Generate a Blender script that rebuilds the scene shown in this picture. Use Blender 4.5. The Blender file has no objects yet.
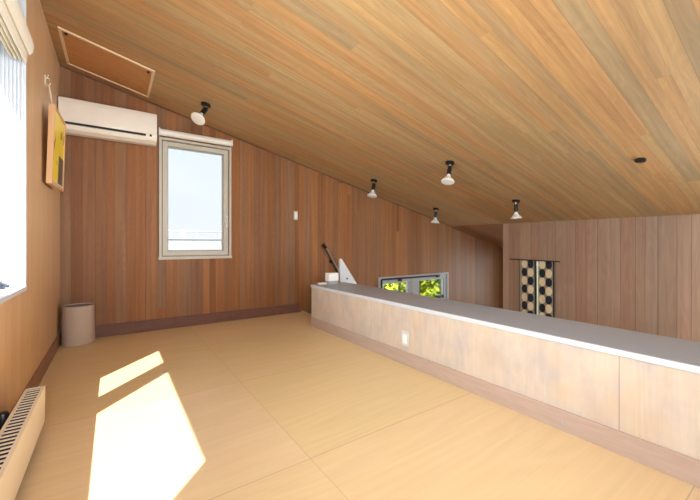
import bpy, bmesh, math, random
from mathutils import Vector, Matrix, Euler
random.seed(7)
S = bpy.context.scene
COL = S.collection

# ------------------------------------------------------------------ camera, sky, sun, daylight and fill lamps, exposure
F_PX, YAW = 339.82, 0.6083
cam = bpy.data.cameras.new('camera'); cam.sensor_width = 36.0
cam.lens = 36.0 * F_PX / 700.0; cam.shift_y = -7.0 / 700.0; cam.clip_start = 0.02
co = bpy.data.objects.new('camera', cam); COL.objects.link(co)
co.location = (0, 0, 1.0); co.rotation_euler = (math.pi / 2, 0, -YAW)
S.camera = co

w = bpy.data.worlds.new('sky'); S.world = w; w.use_nodes = True
nt = w.node_tree; nt.nodes.clear()
tc = nt.nodes.new('ShaderNodeTexCoord'); sp = nt.nodes.new('ShaderNodeSeparateXYZ')
rp = nt.nodes.new('ShaderNodeValToRGB'); bg = nt.nodes.new('ShaderNodeBackground'); wo = nt.nodes.new('ShaderNodeOutputWorld')
rp.color_ramp.elements[0].position = 0.0; rp.color_ramp.elements[0].color = (0.92, 0.95, 0.98, 1)
rp.color_ramp.elements[1].position = 1.0; rp.color_ramp.elements[1].color = (0.42, 0.62, 0.95, 1)
e = rp.color_ramp.elements.new(0.35); e.color = (0.84, 0.91, 0.98, 1)
nt.links.new(tc.outputs['Generated'], sp.inputs[0]); nt.links.new(sp.outputs['Z'], rp.inputs[0])
nt.links.new(rp.outputs[0], bg.inputs[0]); nt.links.new(bg.outputs[0], wo.inputs[0])
bg.inputs[1].default_value = 0.43

SUN_DIR = Vector((1.0, 1.15, -2.19)).normalized()
sl = bpy.data.lights.new('sun', 'SUN'); sl.energy = 25.0; sl.angle = math.radians(0.5); sl.color = (1.0, 0.95, 0.90)
so = bpy.data.objects.new('sun', sl); COL.objects.link(so)
so.rotation_euler = SUN_DIR.to_track_quat('-Z', 'Y').to_euler(); so.location = (-3, -3, 6)

def area(name, loc, rot, sx, sy, energy, color):
    l = bpy.data.lights.new(name, 'AREA'); l.shape = 'RECTANGLE'; l.size = sx; l.size_y = sy; l.energy = energy; l.color = color
    o = bpy.data.objects.new(name, l); COL.objects.link(o); o.location = loc; o.rotation_euler = rot
    return o
# fill lamps added out of view; the left window's lamp stands for its daylight
area('fill_lamp_loft', (0.40, -1.80, 1.55), (math.radians(90), 0, 0), 1.5, 1.5, 66, (0.92, 0.95, 1.0))  # added fill lamp beyond the unseen front window
area('fill_lamp_side', (-0.68, -0.60, 1.50), (0, math.radians(-90), 0), 1.5, 1.6, 7, (0.90, 0.95, 1.0))  # added fill lamp beyond the unseen second left window
area('daylight_left_window', (-0.90, 1.35, 1.45), (0, math.radians(-90), 0), 1.3, 1.6, 40, (0.92, 0.96, 1.0))
area('fill_lamp_void', (4.0, -1.80, 0.25), (math.radians(90), 0, 0), 2.6, 1.9, 36, (0.78, 0.90, 1.0))  # fill lamp added for the void, behind the camera
area('fill_lamp_right', (7.40, -0.75, 0.05), (0, math.radians(90), math.radians(-14)), 1.4, 1.6, 300, (0.90, 0.96, 1.0))  # added fill lamp standing inside the closed room behind the right wall
area('fill_lamp_recess', (7.85, 3.35, 0.0), (0, math.radians(90), 0), 1.4, 1.2, 16, (0.92, 0.97, 1.0))  # added lamp, out of view, to brighten the recess

vs = S.view_settings
S.display_settings.display_device = 'sRGB'
vs.view_transform = 'Standard'; vs.look = 'None'; vs.gamma = 1.0; vs.use_curve_mapping = False
vs.exposure = 1.38
S.cycles.max_bounces = 12; S.cycles.diffuse_bounces = 6; S.cycles.transparent_max_bounces = 16

# ------------------------------------------------------------------ dimensions (camera height = 1.0)
XL, YB, YF = -0.441, 4.469, -1.60        # left wall, back wall, front wall
XP, XPB, ZP = 1.9706, 2.449, 0.495       # parapet front, back, top
PEND = 3.646                             # parapet far end
XR, YRE = 5.615, 3.362                   # right wall plane and its far end
XE = 7.6                                 # end wall behind the right wall
ZL = -1.42                               # lower floor
TH = 0.16
def zc(x): return 2.6848 - 0.2399 * x

# ------------------------------------------------------------------ material helpers
def s2l(c): return tuple((v / 255 / 12.92 if v / 255 <= 0.04045 else ((v / 255 + 0.055) / 1.055) ** 2.4) for v in c) + (1.0,)
class NT:
    def __init__(self, name):
        self.m = bpy.data.materials.new(name); self.m.use_nodes = True
        self.t = self.m.node_tree; self.t.nodes.clear()
        self.out = self.n('ShaderNodeOutputMaterial'); self.b = self.n('ShaderNodeBsdfPrincipled')
        self.l(self.b.outputs[0], self.out.inputs[0])
    def n(self, t, **k):
        x = self.t.nodes.new(t)
        for a, v in k.items(): setattr(x, a, v)
        return x
    def l(self, a, b): self.t.links.new(a, b)
    def put(self, sock, v):
        if isinstance(v, bpy.types.NodeSocket): self.l(v, sock)
        else: sock.default_value = v
    def math(self, op, a, b=None, c=None):
        x = self.n('ShaderNodeMath', operation=op)
        for i, v in enumerate((a, b, c)):
            if v is not None: self.put(x.inputs[i], v)
        return x.outputs[0]
    def mix(self, f, a, b, blend='MIX'):
        x = self.n('ShaderNodeMix', data_type='RGBA', blend_type=blend)
        self.put(x.inputs['Factor'], f); self.put(x.inputs[6], a); self.put(x.inputs[7], b)
        return x.outputs[2]
    def xyz(self):
        s = self.n('ShaderNodeSeparateXYZ'); self.l(self.n('ShaderNodeTexCoord').outputs['Object'], s.inputs[0]); return s.outputs
    def comb(self, a, b, c):
        x = self.n('ShaderNodeCombineXYZ')
        for i, v in enumerate((a, b, c)): self.put(x.inputs[i], v)
        return x.outputs[0]
    def ramp(self, f, stops):
        r = self.n('ShaderNodeValToRGB'); el = r.color_ramp.elements
        while len(el) < len(stops): el.new(0.5)
        for q, (p, c) in zip(el, stops): q.position = p; q.color = c
        self.put(r.inputs[0], f); return r.outputs[0]
    def noise(self, vec, scale, detail=3, rough=0.55):
        x = self.n('ShaderNodeTexNoise'); self.put(x.inputs['Vector'], vec)
        x.inputs['Scale'].default_value = scale; x.inputs['Detail'].default_value = detail; x.inputs['Roughness'].default_value = rough
        return x.outputs['Fac']

def plain(name, col, rough=0.5, metal=0.0, spec=0.5, var=0.04):
    k = NT(name); c = s2l(col)
    v = k.noise(k.n('ShaderNodeTexCoord').outputs['Object'], 9.0, 2)
    k.l(k.mix(v, tuple(x * (1 - var) for x in c[:3]) + (1,), tuple(min(1, x * (1 + var)) for x in c[:3]) + (1,)), k.b.inputs['Base Color'])
    k.b.inputs['Roughness'].default_value = rough; k.b.inputs['Metallic'].default_value = metal
    k.b.inputs['Specular IOR Level'].default_value = spec
    return k.m

def wood(name, across, along, width, length, cols, rough=0.5, groove=0.0022, fig=0.45, gr=0.35, off=0.0, off2=0.0, seam=0.35, bump=0.15, figs=1.0, widths=True, spec=0.35, jitter=1.0, streak=0.0, patch=None):
    """boards laid side by side: every board its own tone, figure and fine grain"""
    k = NT(name); P = k.xyz(); ax = dict(x=0, y=1, z=2)
    A, B = P[ax[across]], P[ax[along]]
    a = k.math('ADD', k.math('MULTIPLY', A, 1.0 / width), off)
    if widths:      # uneven board widths
        wob = k.n('ShaderNodeTexNoise', noise_dimensions='1D'); k.put(wob.inputs['W'], k.math('MULTIPLY', a, 0.55)); wob.inputs['Scale'].default_value = 1.0; wob.inputs['Detail'].default_value = 0
        a = k.math('ADD', a, k.math('MULTIPLY', wob.outputs['Fac'], 0.9))
    i = k.math('FLOOR', a); fr = k.math('FRACT', a)
    w1 = k.n('ShaderNodeTexWhiteNoise', noise_dimensions='1D'); k.put(w1.inputs['W'], i)
    b = k.math('ADD', k.math('MULTIPLY', B, 1.0 / length), k.math('MULTIPLY_ADD', w1.outputs['Value'], 7.3 * jitter, off2))
    j = k.math('FLOOR', b); fb = k.math('FRACT', b)
    w2 = k.n('ShaderNodeTexWhiteNoise', noise_dimensions='2D'); k.put(w2.inputs['Vector'], k.comb(i, j, 0.0))
    rnd = w2.outputs['Value']; n = len(cols)
    base = k.ramp(rnd, [(q / (n - 1), s2l(c)) for q, c in enumerate(cols)])
    o1 = k.math('MULTIPLY', rnd, 37.0)
    # cathedral figure: rings of a stretched, wandering field
    fld = k.noise(k.comb(k.math('ADD', k.math('MULTIPLY', A, 9.0 * figs), o1), k.math('MULTIPLY', B, 1.3 * figs), o1), 1.0, 1.5, 0.45)
    figv = k.math('POWER', k.math('ABSOLUTE', k.math('SINE', k.math('MULTIPLY', fld, 42.0))), 1.6)
    grain = k.noise(k.comb(k.math('ADD', k.math('MULTIPLY', A, 70.0), o1), k.math('MULTIPLY', B, 1.6), o1), 1.0, 3, 0.55)
    blot = k.noise(k.comb(k.math('ADD', k.math('MULTIPLY', A, 6.0), o1), k.math('MULTIPLY', B, 1.1), o1), 1.0, 2, 0.5)
    if patch:
        pn = k.noise(k.comb(k.math('MULTIPLY', A, 7.0), k.math('MULTIPLY', B, 4.0), 2.0), 1.0, 3, 0.6)
        base = k.mix(k.ramp(pn, [(0.42, (0, 0, 0, 1)), (0.66, (1, 1, 1, 1))]), base, s2l(patch[0]))
        pn2 = k.noise(k.comb(k.math('MULTIPLY', A, 5.0), k.math('MULTIPLY', B, 3.0), 9.0), 1.0, 3, 0.6)
        base = k.mix(k.ramp(pn2, [(0.48, (0, 0, 0, 1)), (0.72, (1, 1, 1, 1))]), base, s2l(patch[1]))
    if streak:
        st = k.noise(k.comb(k.math('ADD', k.math('MULTIPLY', A, 28.0), o1), k.math('MULTIPLY', B, 0.9), o1), 1.0, 2, 0.5)
        base = k.mix(k.math('MULTIPLY', k.ramp(st, [(0.35, (0, 0, 0, 1)), (0.65, (1, 1, 1, 1))]), streak), base, k.mix(1.0, base, (0.60, 0.58, 0.58, 1), 'MULTIPLY'))
    f = k.math('MULTIPLY', figv, fig)
    c = k.mix(f, base, k.mix(1.0, base, (0.72, 0.62, 0.54, 1), 'MULTIPLY'))
    c = k.mix(k.math('MULTIPLY', grain, gr), c, k.mix(1.0, c, (0.50, 0.40, 0.33, 1), 'MULTIPLY'))
    c = k.mix(k.math('MULTIPLY', blot, 0.45), c, k.mix(1.0, c, (0.80, 0.84, 0.88, 1), 'MULTIPLY'))
    ed = k.math('SUBTRACT', 0.5, k.math('ABSOLUTE', k.math('SUBTRACT', fr, 0.5)))
    eb = k.math('SUBTRACT', 0.5, k.math('ABSOLUTE', k.math('SUBTRACT', fb, 0.5)))
    g = k.math('MAXIMUM', k.math('LESS_THAN', ed, groove / width), k.math('LESS_THAN', eb, groove * 0.6 / length))
    c = k.mix(k.math('MULTIPLY', g, seam), c, (0.035, 0.022, 0.015, 1))
    k.l(c, k.b.inputs['Base Color'])
    h = k.math('SUBTRACT', k.math('MULTIPLY', grain, 0.25), g)
    bp = k.n('ShaderNodeBump'); bp.inputs['Strength'].default_value = bump; bp.inputs['Distance'].default_value = 0.004
    k.l(h, bp.inputs['Height']); k.l(bp.outputs[0], k.b.inputs['Normal'])
    k.b.inputs['Roughness'].default_value = rough; k.b.inputs['Specular IOR Level'].default_value = spec
    return k.m

WALLC = [(144, 94, 50), (168, 110, 60), (146, 104, 70), (180, 120, 70), (152, 114, 82), (172, 112, 62), (140, 94, 58)]
M = {}
M['wall_back'] = wood('vertical cedar boards', 'x', 'z', 0.095, 40, WALLC, rough=0.55, off=0.3, fig=0.2, seam=0.32, streak=0.5)
M['wall_side'] = wood('vertical cedar boards side', 'y', 'z', 0.095, 40, [(216, 176, 132), (224, 184, 140), (229, 190, 147), (220, 180, 136)], rough=0.45, off=0.7, fig=0.15, seam=0.2, streak=0.2)
M['wall_right'] = wood('pale knotty boards', 'y', 'z', 0.135, 40, [(178, 146, 124), (190, 159, 135), (174, 148, 130), (198, 168, 145), (180, 142, 119), (190, 162, 143)], rough=0.5, fig=0.22, figs=0.55, off=0.16, seam=0.6, streak=0.35)
M['ceiling'] = wood('larch ceiling boards', 'y', 'x', 0.086, 3.6, [(198, 168, 120), (212, 168, 114), (200, 172, 126), (216, 166, 112), (188, 163, 124), (210, 162, 108), (204, 174, 128)], rough=0.6, fig=0.2, gr=0.45, seam=0.3, groove=0.0012, bump=0.06, streak=0.5)
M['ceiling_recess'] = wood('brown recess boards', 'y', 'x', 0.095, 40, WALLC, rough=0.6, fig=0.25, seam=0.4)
M['hatch'] = wood('hatch panel veneer', 'y', 'x', 3.0, 40, [(210, 154, 98), (210, 154, 98)], rough=0.55, seam=0, widths=False, off=0.5)
M['base_dark'] = wood('mauve brown skirting', 'z', 'x', 3, 40, [(122, 84, 70), (122, 84, 70)], seam=0, widths=False, off=0.5)
M['base_side'] = wood('mauve brown skirting side', 'z', 'y', 3, 40, [(164, 126, 104), (164, 126, 104)], seam=0, widths=False, off=0.5)
M['base_pale'] = wood('pale mauve skirting', 'z', 'y', 3, 40, [(192, 168, 154), (192, 168, 154)], seam=0, widths=False, off=0.5, fig=0.15)
M['parapet'] = wood('whitewashed plywood', 'y', 'z', 3.2, 40, [(212, 196, 178), (212, 196, 178)], patch=((194, 182, 176), (210, 186, 160)), seam=0.5, widths=False, off=-0.1856, groove=0.0016, fig=0.16, gr=0.2, rough=0.5, figs=0.55)
M['floor'] = wood('plywood floor panels', 'y', 'x', 1.062, 1.24, [(238, 209, 169), (233, 207, 157), (236, 208, 163)], rough=0.42, seam=0.3, widths=False, off=-1.318, groove=0.0022, fig=0.10, gr=0.22, bump=0.02, figs=0.35, spec=0.4, jitter=0, off2=1.395)
M['lower_floor'] = wood('lower floor boards', 'x', 'y', 0.12, 1.8, [(190, 150, 105), (200, 160, 115), (180, 140, 98)], rough=0.5)
M['white'] = plain('white plastic', (236, 234, 228), 0.35)
M['ac_white'] = plain('cream white glossy plastic', (238, 232, 222), 0.22)
M['paint_white'] = plain('white painted lining', (200, 204, 212), 0.5)
M['plate'] = plain('light grey plastic', (206, 204, 202), 0.4)
M['cap_grey'] = plain('grey satin worktop', (160, 167, 179), 0.4, spec=0.3)
M['edge_white'] = plain('white edge band', (198, 203, 210), 0.4)
M['black'] = plain('black metal', (22, 21, 22), 0.4)
M['darkgrey'] = plain('dark slate plastic', (70, 78, 92), 0.45)
M['slot'] = plain('dark slot', (28, 26, 26), 0.7)
M['win_frame'] = plain('champagne aluminium', (196, 190, 176), 0.4)
M['win_gasket'] = plain('grey gasket', (120, 116, 110), 0.6)
M['win_grey'] = plain('grey aluminium', (165, 166, 166), 0.42)
M['bin'] = plain('taupe plastic', (186, 168, 152), 0.5)
M['bin_in'] = plain('taupe inside', (120, 106, 94), 0.6)
M['fabric'] = plain('cream linen', (228, 220, 204), 0.9)
M['radiator'] = plain('cream enamel', (240, 228, 208), 0.35)
M['pine'] = plain('pale pine', (230, 204, 170), 0.5)
M['frame_wood'] = plain('light wood frame', (216, 172, 126), 0.45)
M['cord'] = plain('cream cord', (226, 214, 188), 0.7)
M['bulb'] = plain('frosted white glass', (240, 240, 236), 0.25)
M['chrome'] = plain('brushed steel', (200, 198, 194), 0.3, 1.0)
M['rail_dark'] = plain('dark bronze', (58, 46, 40), 0.35, 0.6)
M['guard'] = plain('pale grey painted panel', (202, 204, 206), 0.5)
M['roofing'] = plain('exterior roofing', (110, 112, 116), 0.7)
M['render'] = plain('exterior grey cladding', (88, 90, 94), 0.8)
M['soil'] = plain('exterior soil and grass', (40, 48, 26), 0.9, var=0.3)
M['bark'] = plain('bark', (92, 74, 56), 0.9)

def glass_mat():
    k = NT('clear window glass'); t = k.n('ShaderNodeBsdfTransparent'); t.inputs[0].default_value = (0.96, 0.98, 0.98, 1)
    g = k.n('ShaderNodeBsdfGlossy'); g.inputs['Roughness'].default_value = 0.02
    fr = k.n('ShaderNodeFresnel'); fr.inputs[0].default_value = 1.45
    mx = k.n('ShaderNodeMixShader'); k.l(k.math('MULTIPLY', fr.outputs[0], 0.8), mx.inputs[0]); k.l(t.outputs[0], mx.inputs[1]); k.l(g.outputs[0], mx.inputs[2])
    k.l(mx.outputs[0], k.out.inputs[0]); return k.m
M['glass'] = glass_mat()

def leaf_mat(name, c1, c2):
    k = NT(name); v = k.noise(k.n('ShaderNodeTexCoord').outputs['Object'], 6.0, 2)
    c = k.mix(v, s2l(c1), s2l(c2)); d = k.n('ShaderNodeBsdfDiffuse'); t = k.n('ShaderNodeBsdfTranslucent')
    k.l(c, d.inputs[0]); k.l(c, t.inputs[0]); mx = k.n('ShaderNodeMixShader'); mx.inputs[0].default_value = 0.45
    k.l(d.outputs[0], mx.inputs[1]); k.l(t.outputs[0], mx.inputs[2]); k.l(mx.outputs[0], k.out.inputs[0]); return k.m
M['leaf'] = leaf_mat('yellow green leaves', (104, 126, 26), (166, 176, 62))
M['leaf2'] = leaf_mat('fresh green leaves', (88, 122, 46), (146, 172, 96))

# ------------------------------------------------------------------ mesh helpers
class MB:
    def __init__(self): self.b = bmesh.new()
    def box(self, x0, x1, y0, y1, z0, z1, bev=0.0, seg=2):
        t = bmesh.new(); bmesh.ops.create_cube(t, size=1.0)
        for v in t.verts: v.co = Vector(((x0 + x1) / 2 + v.co.x * (x1 - x0), (y0 + y1) / 2 + v.co.y * (y1 - y0), (z0 + z1) / 2 + v.co.z * (z1 - z0)))
        if bev: bmesh.ops.bevel(t, geom=list(t.edges), offset=bev, segments=seg, profile=0.5, affect='EDGES')
        return self.add(t)
    def add(self, t, mat=None):
        if mat is not None: bmesh.ops.transform(t, matrix=mat, verts=t.verts)
        m = bpy.data.meshes.new('t'); t.to_mesh(m); t.free(); self.b.from_mesh(m); bpy.data.meshes.remove(m); return self
    def prism(self, pts, axis, a0, a1, bev=0.0):
        """closed polygon pts in the two other axes, extruded along axis"""
        t = bmesh.new()
        def P(p, a): return {'x': (a, p[0], p[1]), 'y': (p[0], a, p[1]), 'z': (p[0], p[1], a)}[axis]
        A = [t.verts.new(P(p, a0)) for p in pts]; B = [t.verts.new(P(p, a1)) for p in pts]; n = len(pts)
        t.faces.new(A); t.faces.new(B[::-1])
        for q in range(n): t.faces.new((A[q], B[q], B[(q + 1) % n], A[(q + 1) % n]))
        bmesh.ops.recalc_face_normals(t, faces=t.faces)
        if bev: bmesh.ops.bevel(t, geom=list(t.edges), offset=bev, segments=2, profile=0.5, affect='EDGES')
        return self.add(t)
    def lathe(self, prof, n=32, mat=None, sx=1.0, sy=1.0):
        """profile of (r, z), turned about z; closed at both ends when r = 0"""
        t = bmesh.new(); rings = []
        for r, z in prof:
            if r < 1e-6: rings.append([t.verts.new((0, 0, z))])
            else: rings.append([t.verts.new((r * sx * math.cos(2 * math.pi * q / n), r * sy * math.sin(2 * math.pi * q / n), z)) for q in range(n)])
        for R0, R1 in zip(rings, rings[1:]):
            for q in range(n):
                a = [R0[q % len(R0)], R0[(q + 1) % n % len(R0)], R1[(q + 1) % n % len(R1)], R1[q % len(R1)]]
                u = []; [u.append(v) for v in a if v not in u]
                if len(u) > 2: t.faces.new(u)
        bmesh.ops.recalc_face_normals(t, faces=t.faces)
        return self.add(t, mat)
    def tube(self, pts, r, n=10):
        t = bmesh.new(); pts = [Vector(p) for p in pts]; rings = []
        for q, p in enumerate(pts):
            d = (pts[min(q + 1, len(pts) - 1)] - pts[max(q - 1, 0)]).normalized()
            u = d.cross(Vector((0, 0, 1))); u = d.cross(Vector((1, 0, 0))) if u.length < 1e-3 else u; u.normalize(); v = d.cross(u)
            rings.append([t.verts.new(p + r * (math.cos(2 * math.pi * a / n) * u + math.sin(2 * math.pi * a / n) * v)) for a in range(n)])
        for R0, R1 in zip(rings, rings[1:]):
            for a in range(n): t.faces.new((R0[a], R0[(a + 1) % n], R1[(a + 1) % n], R1[a]))
        t.faces.new(rings[0][::-1]); t.faces.new(rings[-1]); bmesh.ops.recalc_face_normals(t, faces=t.faces)
        return self.add(t)
    def build(self, name, mat, parent=None, smooth=False):
        m = bpy.data.meshes.new(name); self.b.to_mesh(m); self.b.free(); m.materials.append(mat)
        if smooth:
            for f in m.polygons: f.use_smooth = True
            try: m.set_sharp_from_angle(angle=math.radians(35))
            except Exception: pass
        o = bpy.data.objects.new(name, m); COL.objects.link(o)
        if parent is not None:
            o.parent = parent; o.matrix_parent_inverse = parent.matrix_basis.inverted()
        return o
def tag(o, label, cat, group=None):
    o['label'] = label; o['category'] = cat
    if group: o['group'] = group
    return o
def thing(name, loc, label, cat, group=None):
    o = bpy.data.objects.new(name, None); COL.objects.link(o); o.location = loc; o.empty_display_size = 0.05
    return tag(o, label, cat, group)
def struct(o): o['kind'] = 'structure'; return o
def holes(axis, c0, c1, us, zs, cut, top=None):
    """wall slab between c0 and c1 on axis, cells of the (us, zs) grid except those inside a cut (u0,u1,z0,z1); top(u) slopes the last row"""
    m = MB()
    us = sorted(set(us + [v for c in cut for v in c[:2]])); zs = sorted(set(zs + [v for c in cut for v in c[2:]]))
    for u0, u1 in zip(us, us[1:]):
        run = None
        for z0, z1 in zip(zs, zs[1:]):
            if any(c[0] - 1e-6 <= u0 and u1 <= c[1] + 1e-6 and c[2] - 1e-6 <= z0 and z1 <= c[3] + 1e-6 for c in cut): continue
            last = z1 == zs[-1]
            t0, t1 = (top(u0), top(u1)) if (last and top) else (z1, z1)
            p = [(u0, z0), (u1, z0), (u1, t1), (u0, t0)]
            m.prism(p, axis, c0, c1)
    return m

# ------------------------------------------------------------------ the shell
# openings
W1 = (0.452, 1.222, 0.835, 2.205)           # back window (x, z)
W3 = (3.70, 5.50, -0.42, 0.405)             # small low window (x, z)
LW2 = (-1.40, 0.20, 0.76, 2.30)              # added second left window, out of view, lets fill light in
RW = (-1.30, 0.30, -0.50, 0.90)              # added unseen opening in the right wall for its fill lamp
EW = (2.65, 4.05, -0.70, 0.70)              # added unseen window in the end wall, to light the recess
LW = (0.46, 2.74, 0.722, 2.46)              # left window (y, z)
struct(holes('y', YB, YB + TH, [XL - TH, XE + TH], [ZL - 0.1, 2.32], [], None) and holes('y', YB, YB + TH, [XL - TH, 0.0, 1.4, 2.3, 3.2, XR, XE + TH], [ZL - 0.1, 0.6, 0.80], [W1 if False else (3.70, 5.50, -0.42, 0.405)]).build('wall_back', M['wall_back']))
# upper part of the back wall follows the slope of the ceiling
wb = bpy.data.objects['wall_back']
m = MB(); m.b.from_mesh(wb.data)
def quad(u0, u1, z0, ztop): m.prism([(u0, z0), (u1, z0), (u1, ztop(u1)), (u0, ztop(u0))], 'y', YB, YB + TH)
cz = lambda x: zc(x) + 0.03
quad(XL - TH, W1[0], 0.80, cz); quad(W1[1], 7.76, 0.80, cz)
quad(W1[0], W1[1], 0.80, lambda x: W1[2]); m.prism([(W1[0], W1[3]), (W1[1], W1[3]), (W1[1], cz(W1[1])), (W1[0], cz(W1[0]))], 'y', YB, YB + TH)
bmesh.ops.remove_doubles(m.b, verts=m.b.verts, dist=1e-5); m.b.to_mesh(wb.data); m.b.free()
m = holes('x', XL - TH, XL, [YF - TH, YB], [ZL - 0.1, 2.78], [LW, LW2]); struct(m.build('wall_left', M['wall_side']))
m = holes('x', XR, XR + 0.14, [YF, YRE], [ZL, 1.3], [(2.53, 3.02, ZL, 0.70), RW], lambda u: zc(XR) + 0.03); struct(m.build('wall_right', M['wall_right']))
m = holes('x', XE, XE + TH, [YF - TH, YB + TH], [ZL - 0.1, zc(XE) + 0.02], [EW]); struct(m.build('wall_end', M['wall_side']))
m = MB(); m.box(XR + 0.141, XE - 0.001, 1.50, 1.62, ZL, 1.10); struct(m.build('wall_light_baffle', M['wall_side']))  # unseen baffle, added to keep the right fill lamp's light off the recess
FW = [(-0.35, 1.12, 0.82, 2.18), (2.75, 5.25, -0.72, 1.15)]
m = holes('y', YF - TH, YF, [XL, XE], [ZL - 0.1, 1.16, 2.2], [FW[0], FW[1]])
# clip what rises above the ceiling on the low side
bmesh.ops.bisect_plane(m.b, geom=list(m.b.verts) + list(m.b.edges) + list(m.b.faces), plane_co=(0, 0, zc(0) + 0.03), plane_no=Vector((0.2399, 0, 1)).normalized(), clear_outer=True)
m.prism([(XL, 2.2), (2.0, 2.2), (XL, zc(XL) + 0.03)], 'y', YF - TH, YF)
struct(m.build('wall_front', M['wall_back']))
m = MB(); x0, x1 = XL - TH - 0.55, XE + TH + 0.3
m.prism([(XL - TH, zc(XL - TH)), (x1, zc(x1)), (x1, zc(x1) + 0.03), (XL - TH, zc(XL - TH) + 0.03)], 'y', YF - TH, YB + TH); struct(m.build('ceiling', M['ceiling']))
m = MB(); x0 = XL - TH - 0.1
m.prism([(x0, zc(x0) + 0.031), (x1, zc(x1) + 0.031), (x1, zc(x1) + 0.2), (x0, zc(x0) + 0.2)], 'y', YF - TH - 0.1, YB + TH + 0.1); struct(m.build('trim_roof', M['roofing']))
m = MB(); m.box(XL, XPB - 0.004, YF, PEND, -0.2, 0); m.box(XL, 2.25, PEND, YB, -0.2, 0); struct(m.build('floor', M['floor']))
m = MB(); m.box(2.25, 2.262, PEND + 0.005, YB - 0.002, -0.2, 0.012); struct(m.build('trim_stair_nosing', M['edge_white']))
m = MB(); m.box(XL, XE, YF, YB, ZL - 0.1, ZL); struct(m.build('floor_lower', M['lower_floor']))
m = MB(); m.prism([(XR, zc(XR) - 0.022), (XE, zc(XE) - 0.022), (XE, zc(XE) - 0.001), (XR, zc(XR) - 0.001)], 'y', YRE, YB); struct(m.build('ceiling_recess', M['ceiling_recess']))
# skirting
m = MB(); m.box(XL + 0.013, 2.22, YB - 0.014, YB, 0.0, 0.128, 0.002); struct(m.build('baseboard_back', M['base_dark']))
m = MB(); m.box(XL, XL + 0.013, YF, YB, 0.0, 0.115, 0.002); struct(m.build('baseboard_left', M['base_side']))
# parapet
m = MB(); m.box(XP, XPB, YF, PEND, 0.0, ZP - 0.019); pw = struct(m.build('wall_parapet', M['parapet']))
m = MB(); m.box(XP - 0.010, XP, YF, PEND, 0.0, 0.110, 0.0015); bp_ = struct(m.build('baseboard_parapet', M['base_pale']))
m = MB(); m.lathe([(0, 0), (0.009, 0), (0.008, 0.003), (0, 0.004)], 14, Matrix.Translation((XP - 0.010, 0.834, 0.045)) @ Matrix.Rotation(-math.pi / 2, 4, 'Y')); m.build('screw_cap', M['win_grey'], bp_, True)
m = MB(); m.box(XP + 0.004, XPB + 0.004, YF, PEND + 0.004, ZP - 0.0185, ZP, 0.0015); cap = struct(m.build('trim_parapet_cap', M['cap_grey']))
m = MB(); m.box(XP - 0.010, XP + 0.004, YF, PEND + 0.004, ZP - 0.030, ZP + 0.0005, 0.002); m.build('edge_band', M['edge_white'], cap)
# thin dark bead where the ceiling meets the back wall
m = MB(); m.prism([(XL, zc(XL) - 0.014), (XE, zc(XE) - 0.014), (XE, zc(XE) - 0.001), (XL, zc(XL) - 0.001)], 'y', YB - 0.012, YB); struct(m.build('trim_ceiling_bead', M['base_dark']))

# ------------------------------------------------------------------ windows
def ring(m, x0, x1, z0, z1, t, y0, y1, bev=0.002):
    m.box(x0, x0 + t, y0, y1, z0, z1, bev); m.box(x1 - t, x1, y0, y1, z0, z1, bev)
    m.box(x0 + t, x1 - t, y0, y1, z1 - t, z1, bev); m.box(x0 + t, x1 - t, y0, y1, z0, z0 + t, bev)
m = MB(); ring(m, 0.431, 1.244, 0.808, 2.222, 0.026, YB - 0.018, YB + TH + 0.01); m.box(0.425, 1.25, YB - 0.026, YB + 0.02, 0.806, 0.838, 0.002)
w1 = struct(m.build('window_1', M['win_frame']))
m = MB(); ring(m, 0.459, 1.216, 0.842, 2.194, 0.010, YB + 0.004, YB + 0.06, 0); m.build('gasket', M['win_gasket'], w1)
m = MB(); ring(m, 0.468, 1.207, 0.851, 2.185, 0.052, YB + 0.002, YB + 0.075, 0.004); sash = m.build('sash', M['win_frame'], w1)
m = MB(); m.box(0.52, 1.155, YB + 0.05, YB + 0.056, 0.90, 2.135); m.build('pane', M['glass'], sash)
m = MB(); ring(m, 0.519, 1.156, 0.902, 2.134, 0.012, YB + 0.038, YB + 0.068, 0); m.build('bead', M['win_grey'], sash)
m = MB(); m.box(1.172, 1.192, YB - 0.012, YB + 0.002, 1.27, 1.35, 0.003); m.tube([(1.182, YB - 0.012, 1.335), (1.182, YB - 0.035, 1.335), (1.182, YB - 0.04, 1.32), (1.180, YB - 0.038, 1.20)], 0.013); m.build('handle', M['white'], sash, True)

# left window: white ribbed lining, sill, two sashes beyond it
y0, y1, z0, z1 = LW
m = MB()
m.box(XL - TH, XL + 0.020, y1 - 0.02, y1, z0 + 0.02, z1 - 0.02); m.box(XL - TH, XL + 0.020, y0, y0 + 0.02, z0 + 0.02, z1 - 0.02)
m.box(XL - TH, XL + 0.020, y0, y1, z1 - 0.02, z1)
for q in range(9):                       # fine vertical ribs of the side channel
    xx = XL + 0.008 - q * 0.016; m.box(xx - 0.0035, xx + 0.0035, y1 - 0.027, y1 - 0.0195, z0 + 0.02, z1 - 0.02)
w2 = struct(m.build('window_2', M['paint_white']))
m = MB(); m.box(XL - TH, XL + 0.022, y0, y1, z0, z0 + 0.024, 0.002); m.build('window_sill', M['paint_white'], w2)
XO = XL - TH                             # glazing line
m = MB(); ya, yb_, yc, yd = 0.557, 1.895, 2.126, 2.70
m.box(XO - 0.015, XO + 0.015, y0, ya, z0, z1); m.box(XO - 0.015, XO + 0.015, yb_, yc, z0, z1)
m.box(XO - 0.015, XO + 0.015, yd, y1, z0, z1); m.box(XO - 0.015, XO + 0.02, y0, y1, z0 - 0.02, z0 + 0.02); m.box(XO - 0.015, XO + 0.012, y0, y1, 2.10, z1); m.build('sash_frame', M['paint_white'], w2)
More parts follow.
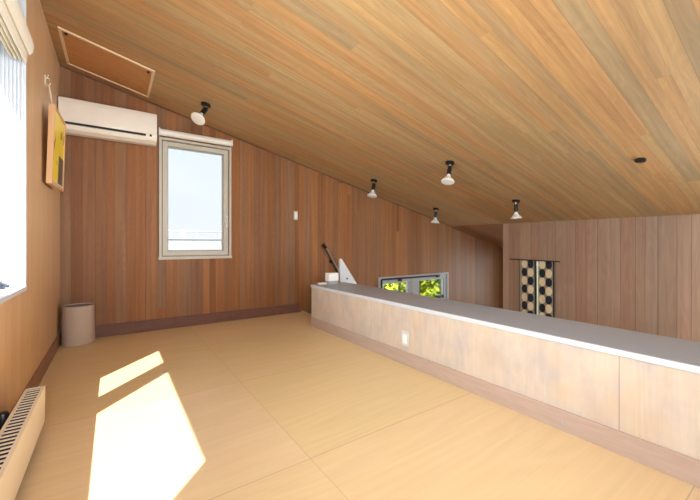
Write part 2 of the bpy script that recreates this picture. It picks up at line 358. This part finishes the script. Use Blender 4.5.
m = MB(); m.box(XO - 0.004, XO + 0.002, ya - 0.005, yb_ + 0.005, z0 + 0.01, 2.105); m.box(XO - 0.004, XO + 0.002, yc - 0.005, yd + 0.005, z0 + 0.01, 2.105); m.build('pane', M['glass'], w2)
m = MB(); m.box(-0.56, -0.50, 2.60, 2.69, z0 + 0.024, z0 + 0.036, 0.004); m.prism([(-0.545, z0 + 0.03), (-0.500, z0 + 0.03), (-0.512, z0 + 0.062), (-0.535, z0 + 0.066)], 'y', 2.625, 2.675, 0.004); m.tube([(-0.52, 2.65, z0 + 0.055), (-0.49, 2.62, z0 + 0.048), (-0.475, 2.60, z0 + 0.040)], 0.008); m.build('crank_handle', M['darkgrey'], w2, True)

# low window with two panes and black operator bar
m = MB(); ring(m, 3.692, 5.507, -0.43, 0.415, 0.04, YB - 0.014, YB + TH + 0.01); m.box(4.50, 4.62, YB - 0.008, YB + 0.08, -0.40, 0.385, 0.003)
w3 = struct(m.build('window_3', M['win_grey']))
for xa, xb in ((3.732, 4.50), (4.62, 5.467)):
    m = MB(); ring(m, xa, xb, -0.39, 0.375, 0.078, YB + 0.006, YB + 0.08, 0.004); sh = m.build('sash', M['win_grey'], w3)
    m = MB(); m.box(xa + 0.07, xb - 0.07, YB + 0.05, YB + 0.056, -0.32, 0.305); m.build('pane', M['glass'], sh)
    m = MB(); ring(m, xa + 0.074, xb - 0.074, -0.316, 0.301, 0.012, YB + 0.036, YB + 0.07, 0); m.build('bead', M['white'], sh)
m = MB(); m.tube([(3.745, YB - 0.03, -0.35), (3.745, YB - 0.03, 0.365), (3.765, YB - 0.03, 0.375), (5.19, YB - 0.03, 0.368)], 0.014); m.box(4.13, 4.21, YB - 0.045, YB - 0.014, 0.325, 0.375, 0.006); m.box(5.12, 5.22, YB - 0.045, YB - 0.014, 0.335, 0.385, 0.006); m.build('operator_bar', M['black'], w3, True)
m = MB(); m.lathe([(0, 0), (0.035, 0), (0.03, 0.025), (0, 0.03)], 16, Matrix.Translation((5.34, YB + 0.004, -0.05)) @ Matrix.Rotation(math.pi / 2, 4, 'X')); m.build('latch', M['black'], w3, True)

# unseen windows added behind the camera for light (front wall), plain frames with glass
for n_, (xa, xb, za, zb) in zip((4, 5), FW):
    m = MB(); ring(m, xa, xb, za, zb, 0.05, YF - TH, YF + 0.01); m.box((xa + xb) / 2 - 0.03, (xa + xb) / 2 + 0.03, YF - 0.1, YF - 0.02, za + 0.05, zb - 0.05)
    f_ = struct(m.build('window_%d' % n_, M['win_frame']))
    m = MB(); m.box(xa + 0.04, xb - 0.04, YF - 0.065, YF - 0.06, za + 0.04, zb - 0.04); m.build('pane', M['glass'], f_)

def ringx(m, ya, yb, za, zb, t, xa, xb): 
    m.box(xa, xb, ya, ya + t, za, zb); m.box(xa, xb, yb - t, yb, za, zb); m.box(xa, xb, ya + t, yb - t, za, za + t); m.box(xa, xb, ya + t, yb - t, zb - t, zb)
for n_, (ya, yb2, za, zb), xa, xb in ((6, LW2, XL - TH, XL + 0.02), (7, EW, XE - 0.01, XE + TH), (8, RW, XR - 0.01, XR + 0.14)):  # frames of the added, unseen openings that pass fill light
    m = MB(); ringx(m, ya, yb2, za, zb, 0.04, xa, xb); f_ = struct(m.build('window_%d' % n_, M['paint_white']))
    m = MB(); xg = (xa + xb) / 2; m.box(xg, xg + 0.005, ya + 0.03, yb2 - 0.03, za + 0.03, zb - 0.03); m.build('pane', M['glass'], f_)

# ------------------------------------------------------------------ air conditioner
ax0, ax1, az0, az1, ay = -0.434, 0.391, 2.085, 2.415, YB - 0.225
ac = thing('air_conditioner', ((ax0 + ax1) / 2, YB, az0), 'cream white wall air conditioner high in the corner left of the window', 'air conditioner')
m = MB(); prof = [(YB - 0.001, az0 + 0.012), (YB - 0.06, az0), (ay + 0.085, az0), (ay + 0.018, az0 + 0.030), (ay + 0.003, az0 + 0.058), (ay, az0 + 0.09), (ay, az1 - 0.045), (ay + 0.012, az1 - 0.012), (ay + 0.035, az1), (YB - 0.001, az1)]
m.prism(prof, 'x', ax0, ax1, 0.004); m.build('body', M['ac_white'], ac)
m = MB(); m.box(ax0 + 0.03, ax1 - 0.105, ay - 0.002, ay + 0.02, az0 + 0.060, az0 + 0.087); m.build('air_outlet', M['slot'], ac)
m = MB(); m.prism([(ay - 0.003, az0 + 0.064), (ay + 0.004, az0 + 0.050), (ay + 0.022, az0 + 0.022), (ay + 0.026, az0 + 0.026), (ay + 0.008, az0 + 0.066)], 'x', ax0 + 0.03, ax1 - 0.105, 0.0006); m.build('louver', M['ac_white'], ac)
m = MB(); m.box(ax0 + 0.002, ax1 - 0.002, ay - 0.004, ay + 0.02, az0 + 0.088, az1 - 0.05, 0.006, 3); m.build('front_panel', M['ac_white'], ac, True)
m = MB(); m.box(ax1 - 0.070, ax1 - 0.048, ay - 0.001, ay + 0.01, az0 + 0.066, az0 + 0.090, 0.003); m.build('display_window', M['slot'], ac)

# roller blind above the window
rb = thing('roller_blind', (0.82, YB, 2.23), 'rolled-up white roller blind above the back window', 'blind')
m = MB(); m.tube([(0.437, YB - 0.048, 2.268), (1.228, YB - 0.048, 2.268)], 0.037, 24); m.build('roll', M['white'], rb, True)
for xa in (0.421, 1.228):
    m = MB(); m.box(xa, xa + 0.016, YB - 0.088, YB - 0.0005, 2.228, 2.308, 0.003); m.build('end_bracket', M['white'], rb)

# ------------------------------------------------------------------ ceiling hatch
def on_ceiling(x, y, drop=0.0): return Vector((x, y, zc(x) - drop))
hx0, hx1, hy0, hy1 = -0.375, 0.32, 3.645, 4.335
ht = thing('ceiling_hatch', ((hx0 + hx1) / 2, (hy0 + hy1) / 2, zc((hx0 + hx1) / 2)), 'square wooden access hatch with pale trim in the sloping ceiling', 'hatch')
def slab(m, xa, xb, ya, yb2, d0, d1): m.prism([(xa, zc(xa) - d0), (xb, zc(xb) - d0), (xb, zc(xb) - d1), (xa, zc(xa) - d1)], 'y', ya, yb2)
m = MB(); t = 0.022
slab(m, hx0, hx0 + t, hy0, hy1, 0.0005, 0.014); slab(m, hx1 - t, hx1, hy0, hy1, 0.0005, 0.014); slab(m, hx0 + t, hx1 - t, hy0, hy0 + t, 0.0005, 0.014); slab(m, hx0 + t, hx1 - t, hy1 - t, hy1, 0.0005, 0.014)
m.build('trim_frame', M['pine'], ht)
m = MB(); slab(m, hx0 + t + 0.004, hx1 - t - 0.004, hy0 + t + 0.004, hy1 - t - 0.004, 0.0005, 0.006); m.build('panel', M['hatch'], ht)
for xx, yy in ((hx0 + 0.05, hy0 + 0.05), (hx1 - 0.05, hy0 + 0.07)):
    m = MB(); m.lathe([(0, -0.012), (0.011, -0.012), (0.012, 0), (0, 0)], 14, Matrix.Translation(on_ceiling(xx, yy, 0.006))); m.build('latch', M['rail_dark'], ht, True)

# ------------------------------------------------------------------ spotlights
SLOPE = math.atan(0.2399)
def spotlight(x, y, lean, label, bulb=True):
    """lean = direction vector the bulb points to"""
    p = on_ceiling(x, y)
    t = thing('spotlight', p, label, 'spotlight', 'black ceiling spotlights with white reflector bulbs')
    R = Matrix.Translation(p) @ Matrix.Rotation(SLOPE, 4, 'Y')
    m = MB(); m.lathe([(0, -0.026), (0.044, -0.026), (0.050, -0.022), (0.050, -0.0005), (0, -0.0005)], 28, R); m.build('ceiling_plate', M['black'], t, True)
    d = Vector(lean).normalized(); piv = p + Vector((0, 0, -0.048))
    m = MB(); m.tube([p + Vector((0, 0, -0.02)), piv], 0.011, 12); m.lathe([(0, -0.016), (0.013, -0.010), (0.016, 0), (0.013, 0.010), (0, 0.016)], 14, Matrix.Translation(piv)); m.build('swivel_joint', M['chrome'], t, True)
    Q = Matrix.Translation(piv) @ d.to_track_quat('Z', 'Y').to_matrix().to_4x4()
    m = MB(); m.lathe([(0, 0.004), (0.020, 0.004), (0.025, 0.012), (0.025, 0.100), (0.022, 0.108), (0, 0.108)], 24, Q); m.build('lamp_holder', M['black'], t, True)
    m = MB(); m.lathe([(0, 0.104), (0.018, 0.106), (0.021, 0.125), (0.034, 0.148), (0.056, 0.172), (0.070, 0.188), (0.074, 0.197), (0.070, 0.203), (0.040, 0.207), (0, 0.208)], 32, Q); m.build('bulb', M['bulb'], t, True)
    return t
spotlight(0.815, 3.87, (-0.62, -0.50, -1.0), 'spotlight nearest the window, white bulb face turned to the room')
spotlight(3.161, 2.537, (-0.34, -0.10, -1), 'largest spotlight over the parapet, mid ceiling, bulb leaning slightly left')
spotlight(3.153, 3.908, (-0.22, -0.04, -1), 'spotlight near the back wall, between window and low window, pointing down')
spotlight(4.552, 3.949, (-0.11, 0.02, -1), 'smallest spotlight, above the low two-pane window near the ceiling recess')
spotlight(4.572, 2.546, (0.0, -0.02, -1), 'spotlight hanging straight down before the right wall, above the patterned door curtain')
p = on_ceiling(3.892, 1.015)
m = MB(); m.lathe([(0, -0.020), (0.028, -0.022), (0.040, -0.018), (0.042, -0.0005), (0, -0.0005)], 28, Matrix.Translation(p) @ Matrix.Rotation(SLOPE, 4, 'Y'))
tag(m.build('ceiling_socket', M['black'], None, True), 'bare black round socket without bulb on the ceiling at right', 'socket')

# ------------------------------------------------------------------ switch, outlet
sw = thing('light_switch', (2.155, YB, 1.333), 'small white light switch plate on the back wall right of the window', 'switch')
m = MB(); m.box(2.126, 2.186, YB - 0.010, YB - 0.0003, 1.335, 1.457, 0.003); m.build('plate', M['plate'], sw)
m = MB(); m.box(2.138, 2.174, YB - 0.014, YB - 0.008, 1.357, 1.435, 0.002); m.build('rocker', M['bulb'], sw)
ol = thing('wall_outlet', (XP, 2.03, 0.157), 'white and grey power outlet on the face of the parapet', 'outlet')
m = MB(); m.box(XP - 0.009, XP - 0.0003, 1.990, 2.070, 0.157, 0.277, 0.003); m.build('plate', M['plate'], ol)
m = MB(); m.box(XP - 0.013, XP - 0.008, 2.008, 2.052, 0.178, 0.250, 0.002); m.build('socket_insert', M['bulb'], ol)

# ------------------------------------------------------------------ waste bin
bn = thing('waste_bin', (-0.284, 4.318, 0), 'round taupe waste bin on the floor in the back left corner', 'bin')
T = Matrix.Translation((-0.284, 4.318, 0.0))
m = MB(); m.lathe([(0, 0.004), (0.130, 0.004), (0.133, 0.010), (0.127, 0.374), (0.129, 0.382), (0.123, 0.384), (0.121, 0.374), (0.127, 0.02), (0, 0.018)], 48, T); m.build('body', M['bin'], bn, True)
m = MB(); m.lathe([(0.122, 0.376), (0.113, 0.374), (0.112, 0.29), (0, 0.285)], 48, T); m.build('inner_liner', M['bin_in'], bn, True)

# ------------------------------------------------------------------ radiator under the left window
rx0, rx1, ry0, ry1, rz0, rz1 = -0.378, -0.300, 0.95, 2.43, 0.046, 0.234
rd = thing('radiator', (-0.34, 1.7, 0), 'long low cream radiator with slotted top under the left window', 'radiator')
m = MB(); m.box(rx1 - 0.012, rx1, ry0, ry1, rz0, rz1 - 0.001, 0.003); m.build('front_panel', M['radiator'], rd)
m = MB(); m.box(rx0, rx0 + 0.010, ry0, ry1, rz0, rz1 - 0.001, 0.002); m.box(rx0 + 0.010, rx1 - 0.012, ry1 - 0.006, ry1, rz0, rz1 - 0.001); m.box(rx0 + 0.010, rx1 - 0.012, ry0, ry0 + 0.006, rz0, rz1 - 0.001); m.build('casing', M['radiator'], rd)
m = MB(); m.box(rx0, rx0 + 0.012, ry0, ry1, rz1 - 0.004, rz1 + 0.003, 0.001); m.box(rx1 - 0.013, rx1 + 0.001, ry0, ry1, rz1 - 0.004, rz1 + 0.003, 0.001)
pitch = 0.034; n = int((ry1 - ry0) / pitch)
for q in range(n + 1):
    yy = ry1 - q * pitch; m.box(rx0 + 0.011, rx1 - 0.012, max(ry0, yy - 0.011), yy, rz1 - 0.0005, rz1 + 0.002)
m.build('top_grille', M['radiator'], rd)
m = MB(); m.box(rx0 + 0.012, rx1 - 0.014, ry0 + 0.008, ry1 - 0.008, rz0 + 0.005, rz1 - 0.004); m.build('dark_slot_fill', M['slot'], rd)  # solid dark block under the bars, paints the shade inside the slots
for yy in (1.2, 1.95):
    m = MB(); m.box(XL + 0.0135, rx0 - 0.0005, yy, yy + 0.03, 0.13, 0.215, 0.002); m.build('wall_bracket', M['win_grey'], rd)
m = MB(); m.tube([(-0.405, 2.13, 0.0), (-0.405, 2.13, 0.175)], 0.010); m.tube([(-0.405, 2.13, 0.150), (-0.379, 2.13, 0.150)], 0.010); m.build('pipe', M['chrome'], rd, True)
m = MB(); m.lathe([(0, -0.035), (0.017, -0.035), (0.020, -0.015), (0.020, 0.03), (0.015, 0.038), (0, 0.04)], 18, Matrix.Translation((-0.404, 2.13, 0.205))); m.build('valve', M['black'], rd, True)

# ------------------------------------------------------------------ picture, its hook and cord
pic = thing('framed_picture', (XL, 3.65, 1.45), 'yellow and dark grey picture in a light wood frame on the left wall', 'picture')
# local: u along y, v up, w out of the wall; the top leans out
th = math.atan2(0.018, 0.6)
def pm(): return Matrix.Translation((-0.417, 3.40, 1.452)) @ Matrix.Rotation(-0.042, 4, 'Z') @ Matrix.Rotation(th, 4, 'Y')
def pbox(m, y0, y1, z0, z1, w0, w1, bev=0.0):
    t = MB(); t.box(w0, w1, y0, y1, z0, z1, bev); bmesh.ops.transform(t.b, matrix=pm(), verts=t.b.verts)
    mm = bpy.data.meshes.new('t'); t.b.to_mesh(mm); t.b.free(); m.b.from_mesh(mm); bpy.data.meshes.remove(mm)
PW, PH = 0.50, 0.60
m = MB(); f_ = 0.022
pbox(m, 0, f_, 0, PH, 0, 0.036, 0.002); pbox(m, PW - f_, PW, 0, PH, 0, 0.036, 0.002); pbox(m, f_, PW - f_, 0, f_, 0, 0.036, 0.002); pbox(m, f_, PW - f_, PH - f_, PH, 0, 0.036, 0.002)
m.build('frame', M['frame_wood'], pic)
def art_mat():
    k = NT('yellow abstract print'); P = k.xyz(); y, z = P[1], P[2]
    v = k.noise(k.comb(0.0, k.math('MULTIPLY', y, 7.0), k.math('MULTIPLY', z, 7.0)), 1.0, 2)
    yel = k.mix(v, s2l((250, 212, 30)), s2l((255, 228, 80)))
    blob = k.math('GREATER_THAN', k.noise(k.comb(3.1, k.math('MULTIPLY', y, 9.0), k.math('MULTIPLY', z, 6.0)), 1.0, 1), 0.66)
    band = k.math('MULTIPLY', k.math('GREATER_THAN', y, 3.66), k.math('LESS_THAN', z, 1.72))
    c = k.mix(k.math('MULTIPLY', blob, 0.8), yel, s2l((120, 104, 70))); c = k.mix(band, c, s2l((74, 70, 72)))
    wh = k.math('LESS_THAN', z, 1.49); c = k.mix(wh, c, s2l((226, 220, 206)))
    k.l(c, k.b.inputs['Base Color']); k.b.inputs['Roughness'].default_value = 0.3; return k.m
m = MB(); pbox(m, f_ - 0.002, PW - f_ + 0.002, f_ - 0.002, PH - f_ + 0.002, 0.018, 0.030); m.build('print', art_mat(), pic)
hk = thing('picture_hook', (XL, 3.56, 2.27), 'cream hook with cord on the left wall above the picture', 'hook')
m = MB(); m.box(XL + 0.0003, XL + 0.008, 3.535, 3.585, 2.235, 2.315, 0.002); m.tube([(XL + 0.006, 3.56, 2.300), (XL + 0.026, 3.56, 2.296), (XL + 0.032, 3.56, 2.262), (XL + 0.024, 3.56, 2.238), (XL + 0.016, 3.56, 2.252)], 0.006, 8); m.build('hook', M['cord'], hk, True)
m = MB(); m.tube([(XL + 0.024, 3.56, 2.247), (-0.406, 3.585, 2.150), (-0.398, 3.62, 2.054)], 0.005, 8); m.tube([(XL + 0.010, 3.575, 2.30), (XL + 0.018, 3.58, 2.335)], 0.004, 8); m.build('cord', M['cord'], hk, True)

# ------------------------------------------------------------------ roman shade pulled up in the left window
rs = thing('roman_shade', (-0.45, 1.6, 2.04), 'cream roman shade pulled up in folds at the left window', 'shade')
def fold(m, pts, y0, y1, t=0.006):
    """a cloth strip with section pts (x, z), given a thickness"""
    L = [Vector((p[0], p[1])) for p in pts]; A, B = [], []
    for q, p in enumerate(L):
        d = (L[min(q + 1, len(L) - 1)] - L[max(q - 1, 0)]).normalized(); nrm = Vector((-d.y, d.x))
        A.append(p + nrm * t / 2); B.append(p - nrm * t / 2)
    m.prism([tuple(v) for v in A + B[::-1]], 'y', y0, y1)
m = MB(); m.box(-0.50, -0.452, 0.50, 2.715, 2.40, 2.437, 0.003); m.build('head_rail', M['white'], rs)
sy0, sy1 = 0.50, 2.695
front = [(-0.462, 2.405), (-0.452, 2.34), (-0.425, 2.26), (-0.392, 2.190), (-0.384, 2.15), (-0.390, 2.115), (-0.402, 2.098), (-0.414, 2.106), (-0.418, 2.15), (-0.420, 2.20)]
m = MB(); fold(m, front, sy0, sy1); m.build('fold', M['fabric'], rs, True)
for q in range(4):
    xx = -0.418 - q * 0.0200; zz = 2.040 + 0.004 * q; r_ = 0.0078
    sec = [(xx - r_ * 0.5, 2.28), (xx + r_ * 0.5, 2.28)] + [(xx + r_ * math.cos(a_), zz + r_ + 0.03 + (r_ + 0.03) * math.sin(a_)) for a_ in [-math.pi * v / 10 for v in range(11)]]
    m = MB(); m.prism(sec, 'y', sy0, sy1 - 0.003 * q); m.build('fold', M['fabric'], rs, True)
m = MB(); m.box(-0.499, -0.4955, sy0, sy1, 2.10, 2.40); m.build('backing', M['fabric'], rs)

# ------------------------------------------------------------------ noren in the doorway of the right wall
def noren_mat(y_left):
    k = NT('dotted noren cloth'); P = k.xyz(); y, z = P[1], P[2]
    u = k.math('MULTIPLY', k.math('SUBTRACT', y_left, y), 1.0 / 0.098); v = k.math('MULTIPLY', k.math('ADD', z, 3.0), 1.0 / 0.138)
    iu, iv = k.math('FLOOR', u), k.math('FLOOR', k.math('ADD', v, k.math('MULTIPLY', k.math('FLOOR', u), 0.0)))
    fu = k.math('MULTIPLY', k.math('SUBTRACT', k.math('FRACT', u), 0.5), 1.0); fv = k.math('SUBTRACT', k.math('FRACT', v), 0.5)
    r = k.math('SQRT', k.math('ADD', k.math('MULTIPLY', fu, fu), k.math('MULTIPLY', fv, fv)))
    dot = k.math('LESS_THAN', r, 0.50)
    par = k.math('MODULO', k.math('ADD', iu, iv), 2.0)
    dc = k.mix(par, s2l((226, 208, 172)), s2l((34, 38, 50)))
    ins = k.math('MULTIPLY', k.math('GREATER_THAN', u, 0.0), k.math('LESS_THAN', u, 2.0))
    c = k.mix(k.math('MULTIPLY', dot, ins), s2l((150, 138, 118)), dc)
    edge = k.math('GREATER_THAN', u, 2.12); c = k.mix(edge, c, s2l((44, 46, 54)))
    edge2 = k.math('LESS_THAN', u, -0.32); c = k.mix(edge2, c, s2l((44, 46, 54)))
    k.l(c, k.b.inputs['Base Color']); k.b.inputs['Roughness'].default_value = 0.95; return k.m
no = thing('noren_curtain', (XR - 0.03, 2.79, 0.70), 'split door curtain with black and cream dots on the right wall', 'curtain')
m = MB(); m.tube([(XR - 0.022, 2.43, 0.714), (XR - 0.022, 3.216, 0.722)], 0.008, 10); m.build('rod', M['rail_dark'], no, True)
for (ya, yb2, yl) in ((2.775, 3.055, 3.018), (2.505, 2.745, 2.735)):
    t = bmesh.new(); nu, nv = 24, 30; g = []
    for a in range(nu + 1):
        y = ya + (yb2 - ya) * a / nu
        g.append([t.verts.new((XR - 0.022 + 0.006 * math.sin(a / nu * 9.4 + 0.6) * min(1, b / 8), y, 0.713 - (0.713 + 1.05) * b / nv)) for b in range(nv + 1)])
    for a in range(nu):
        for b in range(nv): t.faces.new((g[a][b], g[a + 1][b], g[a + 1][b + 1], g[a][b + 1]))
    m = MB(); m.add(t); o = m.build('cloth', noren_mat(yl), no, True)
    md = o.modifiers.new('thickness', 'SOLIDIFY'); md.thickness = 0.002
m = MB(); m.tube([(XR - 0.021, 2.760, 0.706), (XR - 0.021, 2.760, -1.0)], 0.007, 8); m.build('centre_tape', M['cord'], no)

# ------------------------------------------------------------------ stair: handrail, guard panel, ladder stair
hr = thing('handrail', (2.6, 4.40, 0.95), 'dark steep stair handrail rising behind the parapet end', 'handrail')
m = MB(); k_ = 1.667
pts = [(2.595, YB - 0.066, 0.975), (2.607, YB - 0.066, 0.955), (3.45, YB - 0.066, 0.955 - k_ * 0.843)]
m.tube(pts, 0.021, 14); m.build('rail', M['rail_dark'], hr, True)
m = MB(); m.tube([(2.622, YB - 0.092, 0.920), (3.45, YB - 0.092, 0.955 - k_ * 0.843 + 0.010)], 0.016, 8); m.build('highlight_strip', M['chrome'], hr, True)  # bright strip added to imitate the highlight along the rail
m = MB(); m.tube([(2.575, YB - 0.066, 0.975), (2.610, YB - 0.066, 0.950)], 0.030, 14); m.build('end_cap', M['black'], hr, True)
for xx in (2.75, 3.3):
    zz = 0.955 - k_ * (xx - 2.607); m = MB(); m.tube([(xx, YB - 0.0005, zz), (xx, YB - 0.06, zz)], 0.010, 10); m.lathe([(0, 0), (0.03, 0), (0.03, 0.006), (0, 0.008)], 18, Matrix.Translation((xx, YB - 0.0005, zz)) @ Matrix.Rotation(math.pi / 2, 4, 'X')); m.build('wall_bracket', M['black'], hr, True)
gp = thing('stair_guard_panel', (2.5, 3.68, 0.4), 'pale grey triangular stair side panel rising behind the parapet end', 'panel')
m = MB(); m.prism([(2.398, 0.795), (2.423, 0.795), (3.483, 0.795 - 1.06 * 1.40), (3.483, ZL), (2.453, ZL), (2.453, 0.2), (2.398, 0.2)], 'y', 3.665, 3.70, 0.002); m.build('panel', M['guard'], gp)
m = MB(); m.lathe([(0, 0), (0.012, 0), (0.011, 0.006), (0, 0.008)], 14, Matrix.Translation((2.506, 3.665, 0.535)) @ Matrix.Rotation(math.pi / 2, 4, 'X')); m.build('bolt', M['rail_dark'], gp, True)
st = bpy.data.objects.new('stairs', None); COL.objects.link(st); st.location = (2.8, 4.05, ZL); st['kind'] = 'structure'
for ys in (3.72, YB - 0.045):
    m = MB(); m.prism([(2.27, -0.02), (2.40, -0.02), (3.24, ZL), (3.10, ZL)], 'y', ys, ys + 0.03); m.build('stringer', M['base_dark'], st)
for q in range(5):
    zz = -0.24 * (q + 1); xx = 2.27 + 0.6 * 0.24 * (q + 1)
    m = MB(); m.box(xx, xx + 0.2, 3.751, YB - 0.046, zz - 0.03, zz, 0.003); m.build('tread', M['lower_floor'], st)

# ------------------------------------------------------------------ small things on the parapet end
bx = thing('white_box', (2.25, 3.59, ZP), 'small white box on a grey base at the far end of the parapet', 'box')
m = MB(); m.box(2.168, 2.292, 3.555, 3.640, ZP + 0.001, ZP + 0.036, 0.004); m.build('base', M['win_grey'], bx)
m = MB(); m.box(2.160, 2.300, 3.55, 3.645, ZP + 0.036, ZP + 0.135, 0.006, 3); m.build('body', M['white'], bx)
m = MB(); m.box(2.050, 2.150, 3.585, 3.644, ZP + 0.001, ZP + 0.018, 0.003)
tag(m.build('flat_tray', M['white']), 'flat white tray lying beside the small white box on the parapet', 'tray')

# ------------------------------------------------------------------ outside
m = MB(); m.box(-40, 60, -40, 60, -3.1, -3.0); struct(m.build('ground', M['soil']))
nb = thing('neighbour_building', (4, 16, -3), 'pale flat-roofed building seen through the lower part of the back window', 'building')
m = MB(); m.box(-4, 9, 16, 24, -3, 1.15); m.build('wall', M['render'], nb)
m = MB(); m.box(-4.02, 9.02, 15.98, 24.02, 1.15, 1.22); m.build('roof_edge', M['render'], nb)
m = MB(); m.tube([(-4, 16.0, 1.50), (9, 16.0, 1.50)], 0.022, 8)
for q in range(14): m.tube([(-4 + q, 16.0, 1.2), (-4 + q, 16.0, 1.50)], 0.016, 6)
m.build('railing', M['win_gasket'], nb)
m = MB(); m.box(2.42, 2.62, 16.3, 16.6, 1.22, 1.58, 0.02); m.build('roof_vent', M['win_gasket'], nb)

def shrub(x, y, z0, h, r, n, mat, label, seed):
    rg = random.Random(seed)
    t = thing('shrub', (x, y, z0), label, 'shrub', 'shrubs outside the low window')
    b = bmesh.new()
    for _ in range(n):
        while True:
            v = Vector((rg.uniform(-1, 1), rg.uniform(-1, 1), rg.uniform(-1, 1)))
            if 0.3 < v.length < 1: break
        v = v.normalized() * (0.6 + 0.4 * rg.random())
        c = Vector((x + v.x * r, y + v.y * r, z0 + h * 0.55 + v.z * h * 0.46)); s = rg.uniform(0.07, 0.14)
        R = Euler((rg.uniform(-1, 1), rg.uniform(-1, 1), rg.uniform(0, 6.28))).to_matrix()
        q = [b.verts.new(c + R @ Vector(k)) for k in ((-s, 0, 0), (0, -s * 0.45, 0.01), (s, 0, 0), (0, s * 0.45, 0.01))]; b.faces.new(q)
    m = MB(); m.add(b); m.build('foliage', mat, t)
    m = MB()
    for a in range(4): m.tube([(x + 0.05 * math.cos(a * 1.6), y + 0.05 * math.sin(a * 1.6), z0), (x + 0.35 * r * math.cos(a * 1.6), y + 0.35 * r * math.sin(a * 1.6), z0 + h * 0.6)], 0.03, 6)
    m.build('stem', M['bark'], t)
shrub(6.1, 7.3, -3, 4.4, 1.6, 5000, M['leaf'], 'yellow-green shrub outside the left pane of the low window', 1)
shrub(9.35, 7.9, -3, 4.2, 1.5, 4500, M['leaf2'], 'green shrub outside the right pane of the low window', 2)
